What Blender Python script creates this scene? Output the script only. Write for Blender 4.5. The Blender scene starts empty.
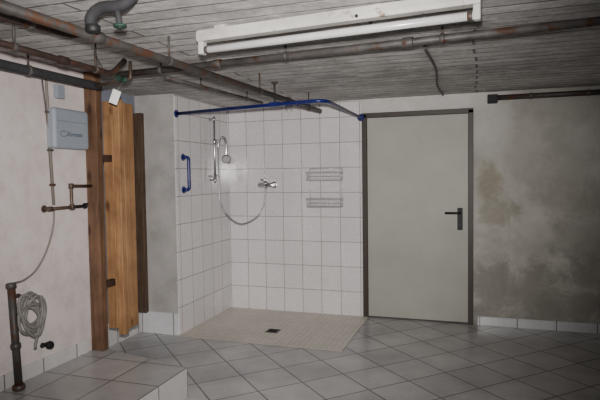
import bpy, bmesh, math, random
from mathutils import Vector, Matrix
random.seed(4)
S = bpy.context.scene
COL = S.collection
F = 540.0
H = 1.43
YB = 5.32      # back wall
XL = -2.65     # left wall
XS = -2.58     # shower left wall
ZC = 2.18      # ceiling
# ------------------------------------------------------------ camera
YAW = math.atan(180/540)
CM = Matrix.Rotation(YAW, 3, 'Z') @ Matrix.Rotation(math.radians(90-2.54), 3, 'X') @ Matrix.Rotation(math.radians(-0.78), 3, 'Z')
cd = bpy.data.cameras.new('camera'); cam = bpy.data.objects.new('camera', cd); COL.objects.link(cam)
cd.sensor_width = 36; cd.lens = 36*F/600; cd.clip_start = .02
cam.matrix_world = Matrix.Translation((0, 0, H)) @ CM.to_4x4()
S.camera = cam

def W(px, py, ax, val):
    """point of a real plane (x, y or z = val) seen at a pixel of the photo"""
    d = CM @ Vector(((px-300)/F, -(py-200)/F, -1))
    o = Vector((0, 0, H)); i = 'xyz'.index(ax)
    return o + d*((val-o[i])/d[i])

# ------------------------------------------------------------ materials
def newmat(name):
    m = bpy.data.materials.new(name); m.use_nodes = True
    nt = m.node_tree; b = nt.nodes['Principled BSDF']
    return m, nt, b
def noise(nt, scale, detail=6, rough=.6, vec=None):
    n = nt.nodes.new('ShaderNodeTexNoise'); n.inputs['Scale'].default_value = scale
    n.inputs['Detail'].default_value = detail; n.inputs['Roughness'].default_value = rough
    if vec is None:
        g = nt.nodes.new('ShaderNodeNewGeometry'); vec = g.outputs['Position']
    nt.links.new(vec, n.inputs['Vector'])
    return n
def ramp(nt, fac, stops):
    r = nt.nodes.new('ShaderNodeValToRGB'); e = r.color_ramp.elements
    e[0].position, e[0].color = stops[0][0], (*stops[0][1], 1)
    e[1].position, e[1].color = stops[-1][0], (*stops[-1][1], 1)
    for p, c in stops[1:-1]:
        x = e.new(p); x.color = (*c, 1)
    nt.links.new(fac, r.inputs['Fac'])
    return r
def mixc(nt, fac, a, b, mode='MIX'):
    m = nt.nodes.new('ShaderNodeMix'); m.data_type = 'RGBA'; m.blend_type = mode
    for s, v in ((m.inputs[0], fac), (m.inputs[6], a), (m.inputs[7], b)):
        if isinstance(v, bpy.types.NodeSocket): nt.links.new(v, s)
        elif isinstance(v, (int, float)): s.default_value = v
        else: s.default_value = (*v, 1)
    return m.outputs[2]
def bump(nt, b, h, strength=.3, dist=.01):
    n = nt.nodes.new('ShaderNodeBump'); n.inputs['Strength'].default_value = strength; n.inputs['Distance'].default_value = dist
    nt.links.new(h, n.inputs['Height']); nt.links.new(n.outputs[0], b.inputs['Normal'])
def mth(nt, op, a, b_=0.0, c=None):
    m = nt.nodes.new('ShaderNodeMath'); m.operation = op
    for k, v in enumerate((a, b_) if c is None else (a, b_, c)):
        if isinstance(v, bpy.types.NodeSocket): nt.links.new(v, m.inputs[k])
        else: m.inputs[k].default_value = v
    return m.outputs[0]
def simple(name, c, rough=.5, metal=0.0, var=.15, scale=8, bp=0.0, spots=None):
    m, nt, b = newmat(name)
    n = noise(nt, scale)
    d = tuple(x*(1-var) for x in c); l = tuple(min(1, x*(1+var)) for x in c)
    r = ramp(nt, n.outputs['Fac'], [(.3, d), (.7, l)]).outputs[0]
    if spots:   # worn patches of another colour
        n2 = noise(nt, spots[1], 7, .7)
        f = ramp(nt, n2.outputs['Fac'], [(spots[2], (0, 0, 0)), (spots[2]+.06, (1, 1, 1))]).outputs[0]
        r = mixc(nt, f, r, spots[0])
    nt.links.new(r, b.inputs['Base Color'])
    b.inputs['Roughness'].default_value = rough; b.inputs['Metallic'].default_value = metal
    if bp: bump(nt, b, n.outputs['Fac'], bp)
    return m
def swiz(nt, a, b_, c='0'):
    g = nt.nodes.new('ShaderNodeNewGeometry'); s = nt.nodes.new('ShaderNodeSeparateXYZ'); k = nt.nodes.new('ShaderNodeCombineXYZ')
    nt.links.new(g.outputs['Position'], s.inputs[0])
    for i, q in enumerate((a, b_)):
        nt.links.new(s.outputs['XYZ'.index(q)], k.inputs[i])
    return k.outputs[0], s
def blob(nt, sep, ax, cx, cz, rx, rz, soft=.5, wob=None, amp=4.0):
    """soft elliptical stain mask on a wall in metres"""
    dx = mth(nt, 'DIVIDE', mth(nt, 'SUBTRACT', sep.outputs['XYZ'.index(ax)], cx), rx)
    dz = mth(nt, 'DIVIDE', mth(nt, 'SUBTRACT', sep.outputs[2], cz), rz)
    r = mth(nt, 'ADD', mth(nt, 'MULTIPLY', dx, dx), mth(nt, 'MULTIPLY', dz, dz))
    if wob is not None: r = mth(nt, 'ADD', r, mth(nt, 'MULTIPLY', mth(nt, 'SUBTRACT', wob, .5), amp))
    m = nt.nodes.new('ShaderNodeMapRange'); m.interpolation_type = 'SMOOTHSTEP'
    m.inputs[1].default_value = 1-soft; m.inputs[2].default_value = 1+soft; m.inputs[3].default_value = 1; m.inputs[4].default_value = 0
    nt.links.new(r, m.inputs[0])
    return m.outputs[0]
def tiles(name, a, b_, w, h, c1, c2, grout, msize, off=(0, 0), rot=0, rough=.2, veins=0.0, dirt=.25, bstr=.4):
    m, nt, b = newmat(name)
    vec, sep = swiz(nt, a, b_)
    mp = nt.nodes.new('ShaderNodeMapping'); mp.inputs['Location'].default_value = (off[0], off[1], 0)
    mp.inputs['Rotation'].default_value = (0, 0, rot)
    nt.links.new(vec, mp.inputs[0])
    br = nt.nodes.new('ShaderNodeTexBrick'); br.offset = 0; br.squash = 1
    nt.links.new(mp.outputs[0], br.inputs['Vector'])
    br.inputs['Scale'].default_value = 1; br.inputs['Brick Width'].default_value = w; br.inputs['Row Height'].default_value = h
    br.inputs['Mortar Size'].default_value = msize; br.inputs['Mortar Smooth'].default_value = .3; br.inputs['Bias'].default_value = 0
    br.inputs['Color1'].default_value = (*c1, 1); br.inputs['Color2'].default_value = (*c2, 1); br.inputs['Mortar'].default_value = (*grout, 1)
    col = br.outputs['Color']
    n = noise(nt, 2.2); n2 = noise(nt, 45, 4)
    dr = ramp(nt, n.outputs['Fac'], [(.3, (1-dirt,)*3), (.7, (1, 1, 1))])
    col = mixc(nt, 1.0, col, dr.outputs[0], 'MULTIPLY')
    if veins:
        n3 = noise(nt, 11, 4, .75, vec); n3.inputs['Distortion'].default_value = 2.5
        vr = ramp(nt, n3.outputs['Fac'], [(.45, (1, 1, 1)), (.5, (1-veins, 1-veins, 1-veins)), (.55, (1, 1, 1))])
        col = mixc(nt, 1.0, col, vr.outputs[0], 'MULTIPLY')
    d2 = ramp(nt, n2.outputs['Fac'], [(.25, (.9, .9, .9)), (.6, (1, 1, 1))])
    col = mixc(nt, 1.0, col, d2.outputs[0], 'MULTIPLY')
    nt.links.new(col, b.inputs['Base Color'])
    b.inputs['Roughness'].default_value = rough
    inv = mth(nt, 'SUBTRACT', 1.0, br.outputs['Fac'])
    bump(nt, b, inv, bstr, .004)
    return m

# back wall plaster: warm grey beige with damp stains and old repairs
def back_wall_mat():
    m, nt, b = newmat('stained_plaster')
    vec, sep = swiz(nt, 'X', 'Z')
    n1 = noise(nt, 1.7, 9, .68); n2 = noise(nt, 3.4, 10, .74); n3 = noise(nt, 60, 5)
    n2.inputs['Distortion'].default_value = .5
    base = ramp(nt, n1.outputs['Fac'], [(.34, (.36, .345, .30)), (.5, (.43, .415, .37)), (.64, (.51, .495, .45))]).outputs[0]
    def B(c, cx, cz, rx, rz, f=1.0, soft=.6, amp=8):
        nonlocal base
        k = blob(nt, sep, 'X', cx, cz, rx, rz, soft, n2.outputs['Fac'], amp)
        base = mixc(nt, mth(nt, 'MULTIPLY', k, f), base, c)
    B((.66, .65, .62), -.50, 2.13, .75, .13, 1, .6, 4)
    B((.62, .60, .565), .10, 1.90, .20, .30, .7, .8, 4)
    B((.56, .545, .50), .80, 1.75, .55, .35, .5)
    B((.30, .255, .18), .09, 1.36, .11, .17, .6, .8, 5)
    B((.30, .27, .21), .12, 1.05, .2, .12, .5)
    B((.25, .24, .205), .45, .28, .95, .30, .6, .7)
    B((.31, .295, .255), .95, .9, .25, .4, .35, .8)
    sp = ramp(nt, n2.outputs['Fac'], [(.38, (.86, .86, .86)), (.6, (1.05, 1.05, 1.05))]).outputs[0]
    base = mixc(nt, 1.0, base, sp, 'MULTIPLY')
    nt.links.new(base, b.inputs['Base Color']); b.inputs['Roughness'].default_value = .9
    bump(nt, b, mth(nt, 'ADD', n3.outputs['Fac'], n2.outputs['Fac']), .35, .008)
    return m
def left_wall_mat():
    m, nt, b = newmat('whitewashed_plaster')
    n1 = noise(nt, 1.6, 7, .6); n2 = noise(nt, 9, 8, .7)
    base = ramp(nt, n1.outputs['Fac'], [(.32, (.60, .53, .51)), (.5, (.69, .615, .60)), (.7, (.74, .665, .65))]).outputs[0]
    sp = ramp(nt, n2.outputs['Fac'], [(.3, (.84, .82, .81)), (.55, (1, 1, 1))]).outputs[0]
    base = mixc(nt, 1.0, base, sp, 'MULTIPLY')
    nt.links.new(base, b.inputs['Base Color']); b.inputs['Roughness'].default_value = .85
    bump(nt, b, n2.outputs['Fac'], .4, .012)
    return m
def ceiling_mat():
    m, nt, b = newmat('board_marked_concrete')
    vec, sep = swiz(nt, 'X', 'Y')
    wn = noise(nt, 1.3, 3, .5)
    wv = nt.nodes.new('ShaderNodeVectorMath'); wv.operation = 'MULTIPLY_ADD'; wv.inputs[1].default_value = (.05, .04, 0)
    nt.links.new(wn.outputs['Color'], wv.inputs[0]); nt.links.new(vec, wv.inputs[2])
    br = nt.nodes.new('ShaderNodeTexBrick'); br.offset = .37; br.offset_frequency = 2
    nt.links.new(wv.outputs[0], br.inputs['Vector'])
    br.inputs['Scale'].default_value = 1; br.inputs['Brick Width'].default_value = 4.5; br.inputs['Row Height'].default_value = .12
    br.inputs['Mortar Size'].default_value = .009; br.inputs['Mortar Smooth'].default_value = .8
    br.inputs['Color1'].default_value = (.60, .585, .57, 1); br.inputs['Color2'].default_value = (.46, .445, .43, 1); br.inputs['Mortar'].default_value = (.19, .18, .175, 1)
    mp = nt.nodes.new('ShaderNodeMapping'); mp.inputs['Scale'].default_value = (3.0, 7.5, 1); nt.links.new(wv.outputs[0], mp.inputs[0])
    st = noise(nt, 1.0, 10, .75, mp.outputs[0]); n2 = noise(nt, 1.8, 8, .7); n4 = noise(nt, 30, 6, .7)
    c = mixc(nt, 1.0, br.outputs['Color'], ramp(nt, n2.outputs['Fac'], [(.36, (.68, .67, .66)), (.6, (1.08, 1.08, 1.08))]).outputs[0], 'MULTIPLY')
    fl = ramp(nt, st.outputs['Fac'], [(.52, (0, 0, 0)), (.60, (1, 1, 1))]).outputs[0]       # whitish patches where the relief noise is high
    c = mixc(nt, mth(nt, 'MULTIPLY', fl, .55), c, (.78, .77, .75))
    dk = ramp(nt, st.outputs['Fac'], [(.35, (1, 1, 1)), (.42, (0, 0, 0))]).outputs[0]       # dark patches where the relief noise is low
    c = mixc(nt, mth(nt, 'MULTIPLY', dk, .6), c, (.20, .19, .18))
    c = mixc(nt, 1.0, c, ramp(nt, n4.outputs['Fac'], [(.35, (.80, .80, .80)), (.6, (1.06, 1.06, 1.06))]).outputs[0], 'MULTIPLY')
    nt.links.new(c, b.inputs['Base Color']); b.inputs['Roughness'].default_value = .9
    h = mth(nt, 'ADD', mth(nt, 'MULTIPLY', br.outputs['Fac'], -1.0), mth(nt, 'MULTIPLY', st.outputs['Fac'], 1.6))
    h = mth(nt, 'ADD', h, mth(nt, 'MULTIPLY', n4.outputs['Fac'], .35))
    bump(nt, b, h, .9, .018)
    return m
def wood_mat(name, c1, c2, sc=(14, 14, 1.2), knots=False):
    m, nt, b = newmat(name)
    g = nt.nodes.new('ShaderNodeNewGeometry'); mp = nt.nodes.new('ShaderNodeMapping'); mp.inputs['Scale'].default_value = sc
    nt.links.new(g.outputs['Position'], mp.inputs[0])
    n = noise(nt, 2.0, 6, .6, mp.outputs[0]); n.inputs['Distortion'].default_value = .8
    n2 = noise(nt, 5)
    c = ramp(nt, n.outputs['Fac'], [(.3, c1), (.65, c2)]).outputs[0]
    c = mixc(nt, 1.0, c, ramp(nt, n2.outputs['Fac'], [(.3, (.62, .58, .54)), (.6, (1, 1, 1))]).outputs[0], 'MULTIPLY')
    if knots:
        vo = nt.nodes.new('ShaderNodeTexVoronoi'); mp2 = nt.nodes.new('ShaderNodeMapping'); mp2.inputs['Scale'].default_value = (7, 7, 3.4)
        nt.links.new(g.outputs['Position'], mp2.inputs[0]); nt.links.new(mp2.outputs[0], vo.inputs['Vector']); vo.inputs['Scale'].default_value = 1
        k = ramp(nt, vo.outputs['Distance'], [(.08, (.4, .3, .24)), (.18, (1, 1, 1))]).outputs[0]
        c = mixc(nt, 1.0, c, k, 'MULTIPLY')
    nt.links.new(c, b.inputs['Base Color']); b.inputs['Roughness'].default_value = .65
    bump(nt, b, n.outputs['Fac'], .3, .004)
    return m

RUST = (.07, .03, .016)
M = dict(
    back=back_wall_mat(), left=left_wall_mat(), ceil=ceiling_mat(),
    col=simple('grey_plaster', (.40, .38, .365), .9, var=.2, scale=5, bp=.3),
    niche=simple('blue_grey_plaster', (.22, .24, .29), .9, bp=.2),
    tb=tiles('white_wall_tiles_back', 'X', 'Z', .205, .252, (.85, .82, .825), (.79, .765, .77), (.27, .255, .25), .0032, (2.57, 0), rough=.12, veins=.12, dirt=.08),
    tl=tiles('white_wall_tiles_left', 'Y', 'Z', .205, .252, (.83, .80, .805), (.78, .75, .755), (.27, .255, .25), .0032, (-5.32, 0), rough=.14, veins=.12, dirt=.08),
    floor=tiles('grey_floor_tiles', 'X', 'Y', .33, .33, (.55, .545, .545), (.47, .465, .47), (.15, .14, .13), .006, (0, 0), math.radians(45), .25, dirt=.38),
    plat=tiles('grey_platform_tiles', 'X', 'Y', .33, .33, (.48, .47, .465), (.41, .405, .405), (.16, .145, .13), .006, (1.8, -3.04), 0, .28, dirt=.35),
    platside=tiles('platform_side_tiles', 'Y', 'Z', .33, .33, (.64, .63, .615), (.59, .58, .57), (.2, .185, .17), .005, (-3.04, -.2), 0, .25, dirt=.2),
    mosaic=tiles('cream_mosaic', 'X', 'Y', .05, .05, (.74, .68, .59), (.66, .61, .53), (.42, .385, .34), .0026, (0, 0), 0, .4, dirt=.18),
    bbx=tiles('skirting_tiles_back', 'X', 'Z', .33, .5, (.74, .75, .77), (.68, .69, .71), (.2, .19, .18), .005, (0, .2), rough=.25),
    bby=tiles('skirting_tiles_side', 'Y', 'Z', .30, .5, (.70, .69, .68), (.64, .63, .62), (.2, .19, .18), .005, (0, .15), rough=.25),
    door=simple('grey_beige_door_paint', (.385, .38, .335), .5, var=.09, scale=2.5),
    frame=simple('brown_frame_paint', (.04, .027, .02), .5),
    black=simple('black_plastic', (.008, .008, .009), .6),
    chrome=simple('chrome', (.55, .55, .56), .2, 1.0, .05),
    wire=simple('bright_chrome_wire', (.60, .60, .61), .25, .35, .05),
    hosem=simple('steel_hose', (.36, .36, .37), .35, .6, .1, 60),
    white=simple('white_plastic', (.50, .49, .47), .4, var=.06),
    enamel=simple('aged_white_enamel', (.50, .485, .455), .5, var=.22, scale=6, spots=((.20, .13, .085), 9, .60)),
    tube=simple('fluorescent_tube_glass', (.50, .50, .49), .2, var=.08),
    grey=simple('blue_grey_plastic', (.28, .315, .36), .5, var=.05),
    blue=simple('navy_blue_lacquer', (.009, .016, .13), .3, var=.1),
    steel=simple('painted_steel_pipe', (.05, .045, .042), .55, .1, .4, 14, .15, spots=(RUST, 11, .52)),
    steel2=simple('grey_galvanised_pipe', (.075, .07, .066), .55, .1, .4, 14, .15, spots=(RUST, 9, .54)),
    rust=simple('dark_brown_pipe', (.035, .02, .016), .6, .1, .4, 12, .2, spots=(RUST, 14, .52)),
    lag=simple('dark_pipe_lagging', (.025, .025, .028), .8, 0, .3, 20, .3),
    brass=simple('tarnished_brass', (.10, .068, .048), .5, .4, .4, 20, .1),
    green=simple('dull_green_valve_paint', (.010, .038, .024), .7, var=.4, scale=20),
    paper=simple('white_paper', (.80, .80, .77), .8, var=.04),
    hose=simple('grey_rubber_hose', (.19, .18, .17), .6, var=.3, scale=20),
    cable=simple('beige_cable', (.20, .18, .155), .6),
    ink=simple('dark_print', (.07, .09, .14), .6),
    post=wood_mat('brown_post_wood', (.085, .045, .024), (.19, .10, .054), knots=True),
    orange=wood_mat('weathered_pine_wood', (.26, .13, .055), (.42, .23, .105), knots=True),
    dwood=wood_mat('dark_board_wood', (.055, .034, .022), (.12, .075, .045)),
    drain=simple('dark_drain_steel', (.10, .09, .085), .5, .4),
    hole=simple('dark_gap', (.01, .01, .01), .9),
)

# ------------------------------------------------------------ mesh helpers
def box(bm, lo, hi, bev=0.0, mat=None, seg=2):
    lo = Vector(lo); hi = Vector(hi); t = bmesh.new()
    bmesh.ops.create_cube(t, size=1)
    for v in t.verts: v.co = Vector(((v.co[i]+.5)*(hi[i]-lo[i])+lo[i] for i in range(3)))
    if bev: bmesh.ops.bevel(t, geom=t.edges[:], offset=bev, segments=seg, affect='EDGES', profile=.5)
    if mat is not None: t.transform(mat)
    merge(bm, t)
def merge(bm, t):
    me = bpy.data.meshes.new('tmp'); t.to_mesh(me); t.free(); bm.from_mesh(me); bpy.data.meshes.remove(me)
def smoothpts(pts, n=8):
    pts = [Vector(p) for p in pts]
    if len(pts) < 3: return pts
    P = [pts[0]*2-pts[1]]+pts+[pts[-1]*2-pts[-2]]; out = []
    for i in range(1, len(P)-2):
        a, b, c, d = P[i-1:i+3]
        for k in range(n):
            t = k/n
            out.append(.5*((2*b)+(c-a)*t+(2*a-5*b+4*c-d)*t*t+(3*b-a-3*c+d)*t**3))
    out.append(pts[-1]); return out
def rounded(pts, r, n=6):
    """polyline with rounded corners"""
    pts = [Vector(p) for p in pts]; out = [pts[0]]
    for i in range(1, len(pts)-1):
        a, b, c = pts[i-1], pts[i], pts[i+1]
        u = (a-b); v = (c-b); k = min(r, u.length*.49, v.length*.49); u.normalize(); v.normalize()
        p, q = b+u*k, b+v*k
        for j in range(n+1):
            t = j/n; out.append(p*(1-t)**2+b*2*t*(1-t)+q*t*t)
    out.append(pts[-1]); return out
def sweep(bm, pts, r, seg=12, closed=False, cap=True):
    pts = [Vector(p) for p in pts]; n = len(pts)
    rs = r if isinstance(r, (list, tuple)) else [r]*n
    tan = []
    for i in range(n):
        if closed: t = pts[(i+1) % n]-pts[i-1]
        else: t = pts[min(i+1, n-1)]-pts[max(i-1, 0)]
        if t.length < 1e-9: t = Vector((0, 0, 1))
        tan.append(t.normalized())
    up = Vector((0, 0, 1)) if abs(tan[0].z) < .9 else Vector((1, 0, 0))
    nrm = (up-tan[0]*up.dot(tan[0])).normalized(); rings = []
    for i in range(n):
        nrm = (nrm-tan[i]*nrm.dot(tan[i]))
        nrm = nrm.normalized() if nrm.length > 1e-6 else tan[i].orthogonal().normalized()
        bn = tan[i].cross(nrm)
        rings.append([bm.verts.new(pts[i]+(nrm*math.cos(2*math.pi*k/seg)+bn*math.sin(2*math.pi*k/seg))*rs[i]) for k in range(seg)])
    for i in range(n if closed else n-1):
        A, B_ = rings[i], rings[(i+1) % n]
        for k in range(seg):
            f = bm.faces.new((A[k], A[(k+1) % seg], B_[(k+1) % seg], B_[k])); f.smooth = True
    if cap and not closed:
        bm.faces.new(rings[0][::-1]); bm.faces.new(rings[-1])
def cyl(bm, a, b, r, seg=20, lip=0.0):
    a = Vector(a); b = Vector(b); d = (b-a).normalized()
    e = min(.15*r, (b-a).length*.2)
    sweep(bm, [a, a+d*1e-5, a+d*e, b-d*e, b-d*1e-5, b], [r-e, r-e, r, r, r-e, r-e], seg)
def prism(bm, poly, z0, z1):
    lo = [bm.verts.new((x, y, z0)) for x, y in poly]; hi = [bm.verts.new((x, y, z1)) for x, y in poly]
    n = len(poly); bm.faces.new(lo[::-1]); bm.faces.new(hi)
    for i in range(n): bm.faces.new((lo[i], lo[(i+1) % n], hi[(i+1) % n], hi[i]))
def obj(name, bm, m, parent=None, kind=None, label=None, mats=None):
    bmesh.ops.recalc_face_normals(bm, faces=bm.faces[:])
    me = bpy.data.meshes.new(name); bm.to_mesh(me); bm.free()
    for q in (mats or [m]): me.materials.append(q)
    o = bpy.data.objects.new(name, me); COL.objects.link(o)
    if parent is not None:
        o.parent = parent
        bpy.context.view_layer.update()
        o.matrix_parent_inverse = parent.matrix_world.inverted()
    if kind: o['kind'] = kind
    if label: o['label'] = label
    return o
def thing(name, label, cat, loc, group=None):
    o = bpy.data.objects.new(name, None); COL.objects.link(o); o.location = loc; o.empty_display_size = .1
    o['label'] = label; o['category'] = cat
    if group: o['group'] = group
    bpy.context.view_layer.update()
    return o
def tag(o, label, cat, group=None):
    o['label'] = label; o['category'] = cat
    if group: o['group'] = group
    return o
def nb(): return bmesh.new()
def struct(name, bm, m, parent=None, label=None, mats=None):
    o = obj(name, bm, m, parent, None if parent else 'structure', label, mats)
    if not parent: o['category'] = name.split('_')[0]
    return o

# ------------------------------------------------------------ room shell
XR = 2.3; YF = -1.6
bm = nb(); box(bm, (-3.3, YF, -.12), (XR+.1, YB+.2, 0)); struct('floor', bm, M['floor'], label='grey square floor tiles laid diagonally')
bm = nb(); box(bm, (-3.3, YF, ZC), (XR+.1, YB+.2, ZC+.12)); struct('ceiling', bm, M['ceil'], label='low board-marked concrete ceiling')
dl = W(365, 319, 'y', YB).x; dr = W(472, 324, 'y', YB).x; DZ = 2.03
bm = nb()
box(bm, (-3.3, YB, 0), (dl, YB+.2, ZC)); box(bm, (dr, YB, 0), (XR+.1, YB+.2, ZC)); box(bm, (dl, YB, DZ), (dr, YB+.2, ZC)); box(bm, (dl, YB+.12, 0), (dr, YB+.2, DZ))
struct('wall_back', bm, M['back'], label='stained grey beige plaster wall around the door')
bm = nb(); box(bm, (-3.3, YF, 0), (XL, 3.22, ZC)); struct('wall_left', bm, M['left'], label='rough whitewashed plaster wall')
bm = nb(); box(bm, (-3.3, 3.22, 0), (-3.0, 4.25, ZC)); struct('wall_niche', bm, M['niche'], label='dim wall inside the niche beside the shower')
bm = nb(); box(bm, (-3.3, 4.25, 0), (XS-.012, YB, ZC)); struct('wall_column', bm, M['col'], label='grey plastered wall end left of the shower')
bm = nb(); box(bm, (XR, YF, 0), (XR+.1, YB, ZC)); struct('wall_right', bm, M['back'])
bm = nb(); box(bm, (XS-.012, 4.245, 0), (XS, YB-.012, ZC-.02)); struct('wall_shower_left', bm, M['tl'], label='white glazed tiles on the left side of the shower')
bm = nb(); box(bm, (XS-.012, YB-.012, 0), (dl-.016, YB, ZC-.02)); struct('wall_shower_back', bm, M['tb'], label='white glazed tiles behind the shower')
bm = nb(); box(bm, (XS, 4.2, 0), (-1.06, YB-.012, .008), .002); struct('floor_shower', bm, M['mosaic'], label='pale cream mosaic shower floor')
# tiled platform on the left
bm = nb(); prism(bm, [(XL, YF), (-1.8, YF), (-1.8, 3.04), (XL, 3.235)], 0, .2)
bm.normal_update()
for f in bm.faces: f.material_index = 0 if abs(f.normal.z) > .5 else 1
struct('floor_platform', bm, None, mats=[M['plat'], M['platside']], label='raised platform tiled in grey')
# skirtings
bm = nb(); box(bm, (dr+.05, YB-.012, 0), (XR, YB, .085), .002); struct('baseboard_back', bm, M['bbx'], label='white tile skirting right of the door')
bm = nb(); box(bm, (XL, YF, .2), (XL+.012, 3.12, .29), .002); struct('baseboard_left', bm, M['bby'], label='white tile skirting on the platform')
bm = nb(); box(bm, (-3.0, 3.24, 0), (-2.988, 4.238, .2), .002); struct('baseboard_niche', bm, M['bby'])
bm = nb(); box(bm, (-2.988, 4.238, 0), (XS-.012, 4.25, .2), .002); struct('baseboard_column', bm, M['bbx'])

# ------------------------------------------------------------ door
bm = nb(); box(bm, (dl+.035, YB+.01, .012), (dr-.035, YB+.055, DZ-.035), .003)
door = struct('door_1', bm, M['door'], label='flat grey beige steel door in a brown frame')
bm = nb()
box(bm, (dl-.012, YB-.018, 0), (dl+.034, YB+.1, DZ), .003); box(bm, (dr-.034, YB-.018, 0), (dr+.012, YB+.1, DZ), .003)
box(bm, (dl-.012, YB-.018, DZ-.034), (dr+.012, YB+.1, DZ+.012), .003)
fr = obj('door_frame', bm, M['frame'], door)
hx = W(460, 218, 'y', YB).x; hz = W(460, 219, 'y', YB).z
bm = nb(); box(bm, (hx-.024, YB-.004, hz-.105), (hx+.024, YB+.011, hz+.105), .006); pl = obj('handle_plate', bm, M['black'], door, label='black handle plate')
bm = nb(); lz = W(450, 213, 'y', YB-.04).z
sweep(bm, rounded([(hx, YB, lz), (hx, YB-.055, lz), (hx-.135, YB-.055, lz)], .02), .011, 12)
obj('handle', bm, M['black'], door, label='black lever handle')
bm = nb(); cyl(bm, (hx, YB-.007, hz-.055), (hx, YB-.003, hz-.055), .008); obj('keyhole', bm, M['steel'], pl)
for z in (.25, 1.75):
    bm = nb(); cyl(bm, (dl+.03, YB-.006, z-.045), (dl+.03, YB-.006, z+.045), .009, 12); obj('hinge', bm, M['frame'], door)

# ------------------------------------------------------------ ceiling lamp
a = W(200, 51, 'z', 2.07); b = W(481, 15, 'z', 2.07)
L = (b-a).length; ang = math.atan2(b.y-a.y, b.x-a.x)
T = Matrix.Translation((a.x, a.y, 0)) @ Matrix.Rotation(ang, 4, 'Z')
lamp = thing('ceiling_light', 'long white fluorescent batten light mounted on the concrete ceiling', 'ceiling light', (a.x, a.y, ZC))
bm = nb()   # housing: trapezoid profile swept along x
prof = [(-.026, 2.165), (.026, 2.165), (.034, 2.13), (.026, 2.112), (-.026, 2.112), (-.034, 2.13)]
r0 = [bm.verts.new((0, y, z)) for y, z in prof]; r1 = [bm.verts.new((L, y, z)) for y, z in prof]
bm.faces.new(r0); bm.faces.new(r1[::-1])
for i in range(6): bm.faces.new((r0[i], r0[(i+1) % 6], r1[(i+1) % 6], r1[i]))
box(bm, (.1, -.02, 2.16), (.16, .02, ZC)); box(bm, (L-.16, -.02, 2.16), (L-.1, .02, ZC))
bm.transform(T); obj('housing', bm, M['enamel'], lamp)
for x in (0.0, L-.03):
    bm = nb(); box(bm, (x, -.02, 2.05), (x+.03, .02, 2.114), .006); bm.transform(T); obj('lamp_holder', bm, M['white'], lamp)
bm = nb(); cyl(bm, (.028, 0, 2.071), (L-.028, 0, 2.071), .018, 20); bm.transform(T); obj('fluorescent_tube', bm, M['tube'], lamp)
for x in (.03, L-.055):
    bm = nb(); cyl(bm, (x, 0, 2.071), (x+.025, 0, 2.071), .0188, 20); bm.transform(T); obj('tube_end_cap', bm, M['steel2'], lamp)
bm = nb(); cyl(bm, (L*.62, -.036, 2.126), (L*.62, -.02, 2.126), .008, 12); bm.transform(T); obj('starter', bm, M['black'], lamp)
h0 = T @ Vector((L*.62, .03, 2.17))
bm = nb(); sweep(bm, smoothpts([h0, h0+Vector((.01, .03, -.02)), h0+Vector((.02, .12, -.03)), h0+Vector((.02, .17, .005))]), .004, 8); obj('supply_cable', bm, M['black'], lamp)

# ------------------------------------------------------------ ceiling pipes
def pipe(name, pts, r, m, label, cat='pipe', clamps=(), rad=.05, group=None, cpar=None, sockets=()):
    P = rounded(pts, rad) if len(pts) > 2 else [Vector(p) for p in pts]
    t = thing(name, label, cat, P[0], group)
    bm = nb(); sweep(bm, P, r, 16); obj('pipe_run', bm, m, t)
    a, b = Vector(pts[0]), Vector(pts[1])
    for k in clamps:
        c = a.lerp(b, k); d = (b-a).normalized()
        bm = nb(); cyl(bm, c-d*.013, c+d*.013, r+.005, 16); sweep(bm, [c+Vector((0, 0, r)), Vector((c.x, c.y, ZC))], .006, 8)
        obj('pipe_clamp', bm, cpar or M['steel2'], t)
    for k in sockets:
        c = a.lerp(b, k); d = (b-a).normalized()
        bm = nb(); cyl(bm, c-d*.03, c+d*.03, r+.006, 16); obj('pipe_socket', bm, m, t)
    return t
a = W(-25, -3, 'z', 2.05); b = W(320, 111, 'z', 2.05)
a = b+(a-b)*1.25
pipe('ceiling_pipe', [a, b], .021, M['steel'], 'dark steel pipe running from the top left corner to above the blue shower rail', clamps=(.45, .7, .93), sockets=(.33, .82))
a = W(165, 77, 'z', 2.115); b = W(262, 103, 'z', 2.115)
pipe('ceiling_pipe', [a, b], .014, M['steel2'], 'thin short grey pipe above the shower, just left of the longest dark pipe', clamps=(.3, .8))
a = W(0, 43, 'z', 2.03); b = W(112, 74, 'z', 2.03); a = b+(a-b)*1.8
pipe('ceiling_pipe', [a, b, b+Vector((.0, .12, .10))], .016, M['rust'], 'dark brown pipe at the upper left, second from the left wall', clamps=(.5, .9), sockets=(.72,))
a = W(-2, 16, 'z', 2.13); b = W(74, 36, 'z', 2.13); a = b+(a-b)*1.5
pipe('ceiling_pipe', [a, b, (b.x+.05, b.y+.08, ZC)], .016, M['rust'], 'short dark brown pipe close under the ceiling in the top left corner', clamps=(.6,))
a = W(0, 64, 'z', 2.05); b = W(88, 84, 'z', 2.05); a = b+(a-b)*1.8
pipe('ceiling_pipe', [a, b, (b.x, 3.05, 2.05)], .027, M['lag'], 'thick black lagged pipe nearest the left wall', clamps=(.6,))
a = W(118, 75, 'z', 2.12); b = W(600, 21, 'z', 2.12); b = a+(b-a)*1.25
pipe('ceiling_pipe', [a, b], .021, M['steel2'], 'long grey pipe crossing the ceiling behind the fluorescent light', clamps=(.1, .35, .6, .85), sockets=(.22, .55))
a = W(424, 47, 'z', 2.165); b = W(443, 95, 'z', 2.165)
bm = nb(); sweep(bm, smoothpts([a, a.lerp(b, .35)+Vector((.02, 0, 0)), a.lerp(b, .7)-Vector((.015, 0, 0)), b]), .009, 10)
tag(obj('cable_conduit', bm, M['steel2']), 'thin grey conduit on the ceiling from the long pipe to above the door', 'conduit')
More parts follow.
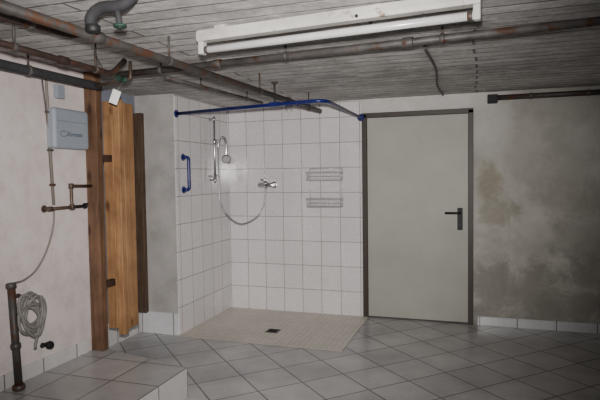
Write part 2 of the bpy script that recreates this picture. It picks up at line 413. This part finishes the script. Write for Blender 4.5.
a = W(492, 98, 'y', YB-.06); b = W(600, 91, 'y', YB-.06); z = a.z
b = a+(b-a)*1.5; b.z = z
t = thing('wall_pipe', 'dark pipe under the ceiling at the right end of the stained wall', 'pipe', a)
bm = nb(); sweep(bm, [a, b], .024, 14); obj('pipe_run', bm, M['steel'], t)
bm = nb(); box(bm, a+Vector((-.04, -.035, -.045)), a+Vector((.05, .06, .03)), .008); obj('end_cap', bm, M['lag'], t)
for k in (.25, .6):
    c = a.lerp(b, k); bm = nb(); cyl(bm, c-Vector((.012, 0, 0)), c+Vector((.012, 0, 0)), .028); box(bm, c+Vector((-.01, .02, -.01)), c+Vector((.01, .06, .01))); obj('pipe_clamp', bm, M['steel2'], t)

# black elbow pipe with green valve at upper left
YV = 1.86
P = [W(93, 30, 'y', YV), W(91, 18, 'y', YV), W(101, 8, 'y', YV), W(122, 5, 'y', YV), W(135, -7, 'y', YV), W(138, -22, 'y', YV)]
P[-1].z = ZC
t = thing('drain_elbow', 'black bent pipe with a green valve knob hanging under the ceiling', 'pipe', P[-1])
bm = nb(); sweep(bm, smoothpts(P), .024, 16); obj('bent_pipe', bm, M['lag'], t)
bm = nb(); cyl(bm, P[0]-Vector((0, 0, .008)), P[0]+Vector((0, 0, .02)), .030); obj('pipe_collar', bm, M['black'], t)
c = W(120, 26, 'y', YV); top = W(117, 7, 'y', YV)
bm = nb(); cyl(bm, top, c, .012, 12); obj('valve_stem', bm, M['lag'], t)
bm = nb(); sweep(bm, [c+Vector((math.cos(q*math.pi/8)*.021, math.sin(q*math.pi/8)*.021, 0)) for q in range(16)], .007, 8, closed=True)
for q in range(4):
    sweep(bm, [c, c+Vector((math.cos(q*math.pi/2)*.021, math.sin(q*math.pi/2)*.021, 0))], .005, 6)
cyl(bm, c-Vector((0, 0, .008)), c+Vector((0, 0, .012)), .011, 12)
obj('valve_wheel', bm, M['green'], t, label='green valve wheel')
a = W(93, 30, 'y', YV)
bm = nb(); sweep(bm, smoothpts([a+Vector((0, 0, .0)), W(94, 45, 'y', 2.0), W(98, 60, 'y', 2.3), W(106, 74, 'z', 2.04)]), .003, 6)
tag(obj('thin_wire', bm, M['steel2']), 'thin wire hanging down from the black bent pipe', 'wire')

# green shutoff valve and tag near post top
v = W(124, 80, 'y', 2.98)
t = thing('shutoff_valve', 'small green shutoff valve under the ceiling at the top of the wooden post', 'valve', v)
bm = nb(); sweep(bm, rounded([W(96, 86, 'y', 2.98), v, v+Vector((.05, 0, .0)), (v.x+.05, v.y, ZC)], .02), .011, 12); obj('feed_pipe', bm, M['brass'], t)
bm = nb(); sweep(bm, [v-Vector((.03, 0, 0)), v-Vector((.012, 0, 0)), v, v+Vector((.012, 0, 0)), v+Vector((.03, 0, 0))], [.013, .018, .02, .018, .013], 14); obj('valve_body', bm, M['green'], t)
bm = nb(); cyl(bm, v-Vector((0, .02, 0)), v-Vector((0, .05, 0)), .006, 10); cyl(bm, v-Vector((0, .045, 0)), v-Vector((0, .06, 0)), .022, 8); obj('valve_wheel', bm, M['green'], t)
c = W(115, 97, 'y', 2.95)
t = thing('paper_tag', 'white paper tag hanging on a string beside the top of the wooden post', 'tag', c)
R = Matrix.Translation(c) @ Matrix.Rotation(math.radians(24), 4, 'Y') @ Matrix.Rotation(math.radians(20), 4, 'Z')
bm = nb(); box(bm, (-.027, -.001, -.045), (.027, .001, .045), 0, R); obj('card', bm, M['paper'], t)
bm = nb(); sweep(bm, [R @ Vector((0, 0, .043)), v-Vector((.012, 0, .016))], .0012, 6); obj('string', bm, M['cable'], t)

# ------------------------------------------------------------ wood at the niche
def slat(bm, lo, hi): box(bm, lo, hi, .004)
bm = nb(); slat(bm, (-2.645, 3.155, .2), (-2.545, 3.215, ZC))
tag(obj('wooden_post', bm, M['post']), 'worn brown wooden post at the end of the whitewashed wall', 'post')
t = thing('wooden_casing', 'weathered orange pine plank casing fixed beside the brown wooden post', 'wood casing', (-2.50, 3.40, .3))
bm = nb(); slat(bm, (-2.60, 3.29, .33), (-2.515, 3.31, 1.99)); obj('board', bm, M['orange'], t)
bm = nb(); slat(bm, (-2.508, 3.285, .29), (-2.455, 3.335, 2.0)); obj('corner_batten', bm, M['orange'], t)
bm = nb(); slat(bm, (-2.475, 3.34, .32), (-2.458, 3.46, 1.98)); obj('board', bm, M['orange'], t)
for z in (.55, 1.1, 1.75):
    bm = nb(); slat(bm, (-2.60, 3.312, z), (-2.478, 3.335, z+.05)); obj('cleat', bm, M['dwood'], t)
for z in (1.55, .65):
    bm = nb(); box(bm, (-2.56, 3.218, z), (-2.525, 3.288, z+.05), .002); obj('hinge', bm, M['rust'], t)
bm = nb(); slat(bm, (-2.99, 4.205, .19), (-2.905, 4.25, 2.02))
tag(obj('upright_board', bm, M['dwood']), 'dark upright board in the niche between the pine casing and the grey wall end', 'board')

# ------------------------------------------------------------ left wall fittings
p0 = W(54, 108, 'x', XL+.075); p1 = W(90, 149, 'x', XL+.075)
y0, y1 = p0.y, p1.y; z1 = W(70, 109, 'x', XL+.075).z; z0 = W(70, 149, 'x', XL+.075).z
t = thing('control_box', 'blue-grey plastic control box with rounded corners on the whitewashed wall', 'control box', (XL, (y0+y1)/2, z0))
bm = nb(); box(bm, (XL, y0+.008, z0+.008), (XL+.04, y1-.008, z1-.008), .006); obj('back_shell', bm, M['grey'], t)
bm = nb(); box(bm, (XL+.03, y0, z0), (XL+.075, y1, z1), .021, None, 4); obj('cover', bm, M['grey'], t)
def text(s, size, loc, rot, m, parent, name='lettering'):
    c = bpy.data.curves.new('txt', 'FONT'); c.body = s; c.size = size; c.extrude = .0006; c.offset = .0003; c.shear = .35; c.align_x = 'CENTER'; c.align_y = 'CENTER'
    o = bpy.data.objects.new('txt', c); COL.objects.link(o)
    bpy.context.view_layer.update()
    me = bpy.data.meshes.new_from_object(o.evaluated_get(bpy.context.evaluated_depsgraph_get())); bpy.data.objects.remove(o)
    me.transform(Matrix.Translation(loc) @ rot); b_ = nb(); b_.from_mesh(me); bpy.data.meshes.remove(me)
    return obj(name, b_, m, parent)
RT = Matrix(((0, 0, 1), (1, 0, 0), (0, 1, 0))).to_4x4()
yc = (y0+y1)/2; zc = (z0+z1)/2
text('Ecomatic', .040, (XL+.0756, yc+.018, zc-.035), RT, M['ink'], t)
bm = nb(); cc = Vector((XL+.0756, yc-.085, zc-.035))
sweep(bm, [cc+Vector((0, math.cos(q*math.pi/8)*.028, math.sin(q*math.pi/8)*.018)) for q in range(2, 16)], .0018, 6); obj('ring_emblem', bm, M['ink'], t)
bm = nb(); box(bm, (XL+.0745, y0+.025, zc+.045), (XL+.0758, y1-.025, zc+.0475)); obj('cover_groove', bm, M['ink'], t)
# conduit with small box
a = W(46, 78, 'x', XL+.015); b = W(55, 205, 'x', XL+.015); b.y = a.y+.03
t = thing('wall_conduit', 'thin grey vertical conduit left of the control box', 'conduit', a)
bm = nb(); sweep(bm, [(a.x, a.y, 2.1), a, b], .009, 10); obj('tube_run', bm, M['cable'], t)
c = W(57, 92, 'x', XL)
bm = nb(); box(bm, (XL, c.y-.035, c.z-.045), (XL+.035, c.y+.035, c.z+.045), .005); obj('junction_box', bm, M['grey'], t)
bm = nb(); sweep(bm, smoothpts([W(42, 80, 'x', XL+.006), W(47, 120, 'x', XL+.006), W(50, 165, 'x', XL+.006), W(53, 205, 'x', XL+.006)]), .005, 8); obj('second_cable', bm, M['steel2'], t)
for py in (112, 150, 185):
    c = W(48, py, 'x', XL+.015); k = (c.z-a.z)/(b.z-a.z); c = a.lerp(b, k)
    bm = nb(); box(bm, (XL, c.y-.016, c.z-.008), (XL+.028, c.y+.016, c.z+.008), .003); obj('clip', bm, M['steel2'], t)
# brass water fitting
q = XL+.05
t = thing('water_tap_pipe', 'tarnished brass water pipe with a stop valve below the control box', 'tap', W(55, 208, 'x', XL))
bm = nb(); A = W(50, 209, 'x', q); B_ = W(72, 207, 'x', q); C_ = W(71, 186, 'x', q); D = W(91, 186, 'x', q); D.y = min(D.y, 3.15)
sweep(bm, rounded([A, B_, C_, D], .015), .011, 12); obj('pipe_run', bm, M['brass'], t)
for c, d in ((A, Vector((0, .02, 0))), (B_, Vector((0, 0, .02))), (C_, Vector((0, 0, .018)))):
    bm = nb(); cyl(bm, c-d, c+d, .0165, 8); obj('pipe_fitting', bm, M['brass'], t)
bm = nb(); cyl(bm, (XL, A.y, A.z), A, .009); cyl(bm, (XL, A.y, A.z), (XL+.008, A.y, A.z), .024); obj('wall_flange', bm, M['brass'], t)
bm = nb(); c = W(84, 206, 'x', q); cyl(bm, B_, c, .011, 10); cyl(bm, c, c+Vector((0, .015, 0)), .02, 8); box(bm, c+Vector((0, -.008, .01)), c+Vector((.03, .012, .022)), .003); obj('valve_handle', bm, M['black'], t)
# beige cable on wall
bm = nb(); sweep(bm, smoothpts([W(54, 210, 'x', XL+.008), W(53, 228, 'x', XL+.008), W(46, 252, 'x', XL+.01), W(36, 270, 'x', XL+.014), W(24, 280, 'x', XL+.03), W(14, 283, 'x', XL+.05)]), .006, 8)
tag(obj('beige_cable', bm, M['cable']), 'beige cable drooping across the whitewashed wall to the corner standpipe', 'cable')
# standpipe with coiled hose; the pipe leans a little
qx = XL+.09
base = Vector((qx, W(19, 386, 'x', qx).y, .2)); tp = W(11, 285, 'x', qx); topz = tp.z
def sp(z): k = (z-.2)/(topz-.2); return Vector((qx, base.y+(tp.y-base.y)*k, z))
t = thing('standpipe', 'dark standpipe rising from the platform at the left wall', 'pipe', base)
bm = nb(); sweep(bm, [base, sp(topz)], .022, 16); obj('pipe_run', bm, M['steel'], t)
for z, rr in ((.203, .036), (.45, .029), (topz-.02, .029)):
    bm = nb(); cyl(bm, sp(z), sp(z+.03), rr); obj('pipe_collar', bm, M['steel'], t)
s0 = sp(topz-.07)
bm = nb(); sweep(bm, rounded([s0, s0+Vector((0, .06, 0)), s0+Vector((0, .06, -.05))], .02), .011, 10); obj('spout', bm, M['brass'], t)
# loose loops, each hung differently around the pipe
cy = base.y+.03; cz = W(22, 315, 'x', qx+.03).z
spec = [(.02, .02, .075, .12, .25), (.00, -.05, .085, .07, -.6), (.06, .045, .05, .075, .7), (.01, -.03, .10, .08, .45), (.055, -.03, .05, .12, -.35), (-.01, .03, .065, .10, .6)]
pts = []; n = 12
for i in range(len(spec)*n+1):
    u = i/n; k = min(int(u), len(spec)-1); f = u-k; A_ = spec[k]; B2 = spec[(k+1) % len(spec)]
    ox, oz, ra, rb, tl = [p+(q_-p)*f for p, q_ in zip(A_, B2)]
    th = 2*math.pi*u+.6
    y_, z_ = ra*math.cos(th), rb*math.sin(th)
    y_, z_ = y_*math.cos(tl)-z_*math.sin(tl), y_*math.sin(tl)+z_*math.cos(tl)
    pts.append(Vector((qx+.046+.006*u+.01*math.sin(2.3*u), cy+ox+y_, cz+oz+z_)))
e = pts[-1]
pts += [Vector((e.x, e.y+.01, e.z-.10)), Vector((e.x-.02, cy+.035, cz-.17)), Vector((e.x-.03, cy+.04, cz-.21))]
bm = nb(); sweep(bm, smoothpts(pts, 3), .0085, 10)
tag(obj('coiled_hose', bm, M['hose']), 'grey rubber hose looped loosely around the dark standpipe', 'hose')
c = W(48, 345, 'x', XL+.05)
t = thing('stopcock', 'small black stopcock knob low on the left wall above the platform', 'stopcock', c)
bm = nb(); cyl(bm, (XL+.0, c.y, c.z), (c.x, c.y, c.z), .011); obj('valve_stem', bm, M['black'], t)
bm = nb(); cyl(bm, (c.x, c.y, c.z), (c.x+.03, c.y, c.z), .026, 8); obj('knob', bm, M['black'], t)
bm = nb(); cyl(bm, (c.x-.01, c.y-.045, c.z+.005), (c.x-.01, c.y+.035, c.z+.005), .013, 10); obj('valve_body', bm, M['black'], t)

# ------------------------------------------------------------ shower fittings
# rail
c0 = Vector((XS, 4.262, W(172, 113, 'x', XS).z))
rz = c0.z
c1 = W(325, 100, 'z', rz); c1x = c1.x
t = thing('shower_curtain_rail', 'blue shower curtain rail bent around the tiled shower area', 'curtain rail', c0)
bm = nb(); sweep(bm, rounded([(XS, c0.y, rz), (c1x, c1.y, rz), (c1x-.01, YB-.012, rz)], .13, 10), .0145, 14); obj('rail', bm, M['blue'], t)
bm = nb(); cyl(bm, (XS, c0.y, rz), (XS+.012, c0.y, rz), .034); obj('wall_flange', bm, M['blue'], t)
bm = nb(); cyl(bm, (c1x-.01, YB-.026, rz), (c1x-.01, YB-.012, rz), .036); obj('wall_flange', bm, M['blue'], t)
k = .70; hx_ = XS+(c1x-XS)*k; hy = c0.y+(c1.y-c0.y)*k
bm = nb(); sweep(bm, [(hx_, hy, rz), (hx_, hy, ZC)], .009, 10); cyl(bm, (hx_, hy, ZC-.012), (hx_, hy, ZC), .028); obj('ceiling_hanger', bm, M['steel'], t)
bm = nb(); box(bm, (hx_-.045, hy-.016, rz-.016), (hx_+.045, hy+.016, rz+.02), .005); obj('rail_joiner', bm, M['blue'], t)
for k in (.77, .80, .84, .90):
    x = XS+(c1x-XS)*k; y = c0.y+(c1.y-c0.y)*k
    bm = nb(); sweep(bm, [Vector((x, y+math.cos(q*math.pi/8)*.019, rz-.008+math.sin(q*math.pi/8)*.022)) for q in range(16)], .003, 6, closed=True); obj('curtain_ring', bm, M['blue'], t)
# grab handle
a = W(185, 157, 'x', XS+.05); b = W(186, 190, 'x', XS+.05)
ym = W(186, 172, 'x', XS+.03).y
t = thing('grab_handle', 'blue grab handle on the left tiled shower wall', 'grab handle', (XS, ym, b.z))
bm = nb(); sweep(bm, rounded([(XS, ym, a.z), (XS+.06, ym, a.z), (XS+.06, ym, b.z), (XS, ym, b.z)], .03), .016, 14); obj('grip', bm, M['blue'], t)
for z in (a.z, b.z):
    bm = nb(); cyl(bm, (XS, ym, z), (XS+.01, ym, z), .033); obj('wall_flange', bm, M['blue'], t)
# riser rail
XR_ = XS+.05
a = W(212, 116, 'x', XR_); b = W(217, 181, 'x', XR_); yr = (a.y+b.y)/2
t = thing('shower_riser', 'chrome shower riser rail on the left tiled shower wall', 'shower rail', (XS, yr, b.z))
zt = a.z; zb = W(216, 183, 'x', XR_).z
bm = nb(); cyl(bm, (XR_, yr, zb), (XR_, yr, zt), .0115, 14); obj('rail', bm, M['chrome'], t)
for z in (zt-.03, zb+.03):
    bm = nb(); cyl(bm, (XS, yr, z), (XR_, yr, z), .010); cyl(bm, (XR_, yr, z-.018), (XR_, yr, z+.018), .016); cyl(bm, (XS, yr, z), (XS+.008, yr, z), .022); obj('bracket', bm, M['chrome'], t)
hz_ = W(217, 142, 'x', XR_).z
bm = nb(); cyl(bm, (XR_, yr, hz_-.03), (XR_, yr, hz_+.03), .018); cyl(bm, (XR_, yr, hz_), (XR_+.04, yr, hz_+.005), .015); obj('slider', bm, M['chrome'], t)
sz = W(211, 176, 'x', XR_).z
bm = nb(); cyl(bm, (XR_, yr, sz-.02), (XR_, yr, sz+.02), .018)
sweep(bm, [Vector((XR_+.01+math.cos(q*math.pi/10)*.05, yr-.065+math.sin(q*math.pi/10)*.055, sz)) for q in range(20)], .006, 8, closed=True)
for q in range(-2, 3): sweep(bm, [(XR_+.01+q*.018, yr-.065-.048, sz), (XR_+.01+q*.018, yr-.065+.048, sz)], .003, 6)
obj('soap_dish', bm, M['chrome'], t)
# hand shower
hp = Vector((XR_+.045, yr, hz_))
t = thing('hand_shower', 'chrome hand shower hanging in the riser slider with its metal hose', 'shower head', hp)
bm = nb(); P = smoothpts([hp+Vector((-.006, 0, -.06)), hp+Vector((.004, 0, -.01)), hp+Vector((.025, 0, .035)), hp+Vector((.06, 0, .035)), hp+Vector((.082, 0, -.01)), hp+Vector((.085, 0, -.09)), hp+Vector((.08, 0, -.15))], 6)
sweep(bm, P, [.011+.003*(i/len(P)) for i in range(len(P))], 12); obj('handle', bm, M['chrome'], t)
dn = Vector((.45, -.7, -.5)).normalized(); hc = hp+Vector((.08, 0, -.165))
bm = nb(); sweep(bm, [hc-dn*.025, hc-dn*.01, hc+dn*.015, hc+dn*.028], [.014, .034, .046, .046], 20); obj('head', bm, M['chrome'], t)
bm = nb(); cyl(bm, hc+dn*.028, hc+dn*.031, .039, 20); obj('spray_face', bm, M['wire'], t)
mx = W(266, 185, 'y', YB-.07)
bot = hp+Vector((-.006, 0, -.06))
bm = nb(); P = smoothpts([bot, W(219, 178, 'x', XR_+.06), W(220, 200, 'x', XR_+.07), W(227, 215, 'y', YB-.45), W(241, 224, 'y', YB-.25), W(257, 217, 'y', YB-.12), W(264, 203, 'y', YB-.08), mx+Vector((0, -.0, -.03))], 14)
sweep(bm, P, [.0085+.0009*(i % 2) for i in range(len(P))], 10); obj('hose', bm, M['hosem'], t)
# mixer
t = thing('shower_mixer', 'chrome single lever shower mixer on the white tiled back wall', 'shower mixer', mx)
bm = nb(); cyl(bm, mx-Vector((.085, 0, 0)), mx+Vector((.085, 0, 0)), .022, 18); cyl(bm, mx-Vector((0, 0, .035)), mx+Vector((0, 0, .0)), .011); cyl(bm, mx, mx+Vector((0, 0, .033)), .024); obj('body', bm, M['chrome'], t)
for s in (-1, 1):
    bm = nb(); c = mx+Vector((s*.072, 0, 0)); cyl(bm, c, (c.x, YB-.012, c.z), .014); cyl(bm, (c.x, YB-.026, c.z), (c.x, YB-.012, c.z), .034); obj('wall_rosette', bm, M['chrome'], t)
bm = nb(); box(bm, (-.014, -.12, -.006), (.014, .01, .008), .004, Matrix.Translation(mx+Vector((0, 0, .042))) @ Matrix.Rotation(math.radians(-8), 4, 'X')); obj('lever', bm, M['chrome'], t)
# wire shelf rack: two deep baskets on one thin frame
sx0 = W(309, 175, 'y', YB-.02).x; sx1 = W(343, 175, 'y', YB-.02).x
ya, yb_ = YB-.026, YB-.15
zA = W(326, 172, 'y', YB-.15).z; zB = W(326, 199, 'y', YB-.15).z
t = thing('wire_shelf', 'two tier chrome wire basket shelf on the white tiled shower wall', 'wire shelf', ((sx0+sx1)/2, YB-.012, zB-.08))
M['shade'] = simple('shaded_chrome_wire', (.13, .13, .135), .35, .6, .05)  # same chrome, with the shade on the basket bases put into its colour
def basket(zt_):
    zb_ = zt_-.08
    bm = nb()
    for z, r, ins in ((zt_, .007, 0), (zt_-.04, .0035, .003), (zb_, .006, .006)):
        p = [Vector((sx0+ins, ya, z)), Vector((sx0+ins, yb_+ins, z)), Vector((sx1-ins, yb_+ins, z)), Vector((sx1-ins, ya, z))]
        sweep(bm, rounded(p, .03), r, 8); sweep(bm, [p[3], p[0]], r, 8)
    rim = obj('basket', bm, M['wire'], t)
    bm = nb()
    for k in range(1, 20):
        x = sx0+(sx1-sx0)*k/20
        sweep(bm, [(x, ya, zb_), (x, yb_+.006, zb_)], .0038, 6)
    obj('base_grid', bm, M['shade'], rim)
    bm = nb()
    for k in range(0, 17):
        x = sx0+.02+(sx1-sx0-.04)*k/16
        sweep(bm, [(x, yb_+.006, zb_), (x, yb_, zt_)], .0026, 6)
    for s in (sx0, sx1):
        for k in range(4): y = yb_+.03+k*.028; sweep(bm, [(s, y, zb_), (s, y, zt_)], .0026, 6)
    obj('side_grid', bm, M['wire'], rim)
basket(zA); basket(zB)
bm = nb()
for s in (sx0+.012, sx1-.012):
    sweep(bm, [(s, YB-.022, zB-.065), (s, YB-.022, zA+.035)], .0035, 8)
sweep(bm, [(sx0+.012, YB-.022, zA+.035), (sx1-.012, YB-.022, zA+.035)], .0045, 8)
obj('back_frame', bm, M['wire'], t)
for s in (sx0+.012, sx1-.012):
    for z in (zA+.03, zB-.05):
        bm = nb(); cyl(bm, (s, YB-.030, z), (s, YB-.012, z), .011, 12); obj('wall_mount', bm, M['wire'], t)
# drain
c = W(273, 331, 'z', .008)
t = thing('floor_drain', 'small square steel drain in the pale mosaic shower floor', 'drain', (c.x, c.y, .008))
bm = nb(); box(bm, (c.x-.06, c.y-.06, .008), (c.x+.06, c.y+.06, .011), .001); obj('drain_frame', bm, M['drain'], t)
bm = nb()
for k in range(-3, 4): box(bm, (c.x-.042, c.y+k*.012-.003, .011), (c.x+.042, c.y+k*.012+.003, .0125))
obj('drain_slots', bm, M['hole'], t)

# ------------------------------------------------------------ light: on-camera flash plus faint room light
def light(kind, name, loc, e, rot=None, **kw):
    l = bpy.data.lights.new(name, kind); l.energy = e
    for k, v in kw.items(): setattr(l, k, v)
    o = bpy.data.objects.new(name, l); COL.objects.link(o); o.location = loc
    if rot is not None: o.rotation_euler = rot
    return o
fl = light('SPOT', 'flash', (-.02, .02, H+.13), 700, spot_size=math.radians(78), spot_blend=1.0, shadow_soft_size=.035, color=(1, .962, .93))
fl.rotation_euler = (CM @ Matrix.Rotation(math.radians(4), 3, 'Y') @ Matrix.Rotation(math.radians(1), 3, 'X')).to_euler()
w = bpy.data.worlds.new('world'); S.world = w; w.use_nodes = True
w.node_tree.nodes['Background'].inputs[0].default_value = (.88, .90, 1, 1); w.node_tree.nodes['Background'].inputs[1].default_value = .18
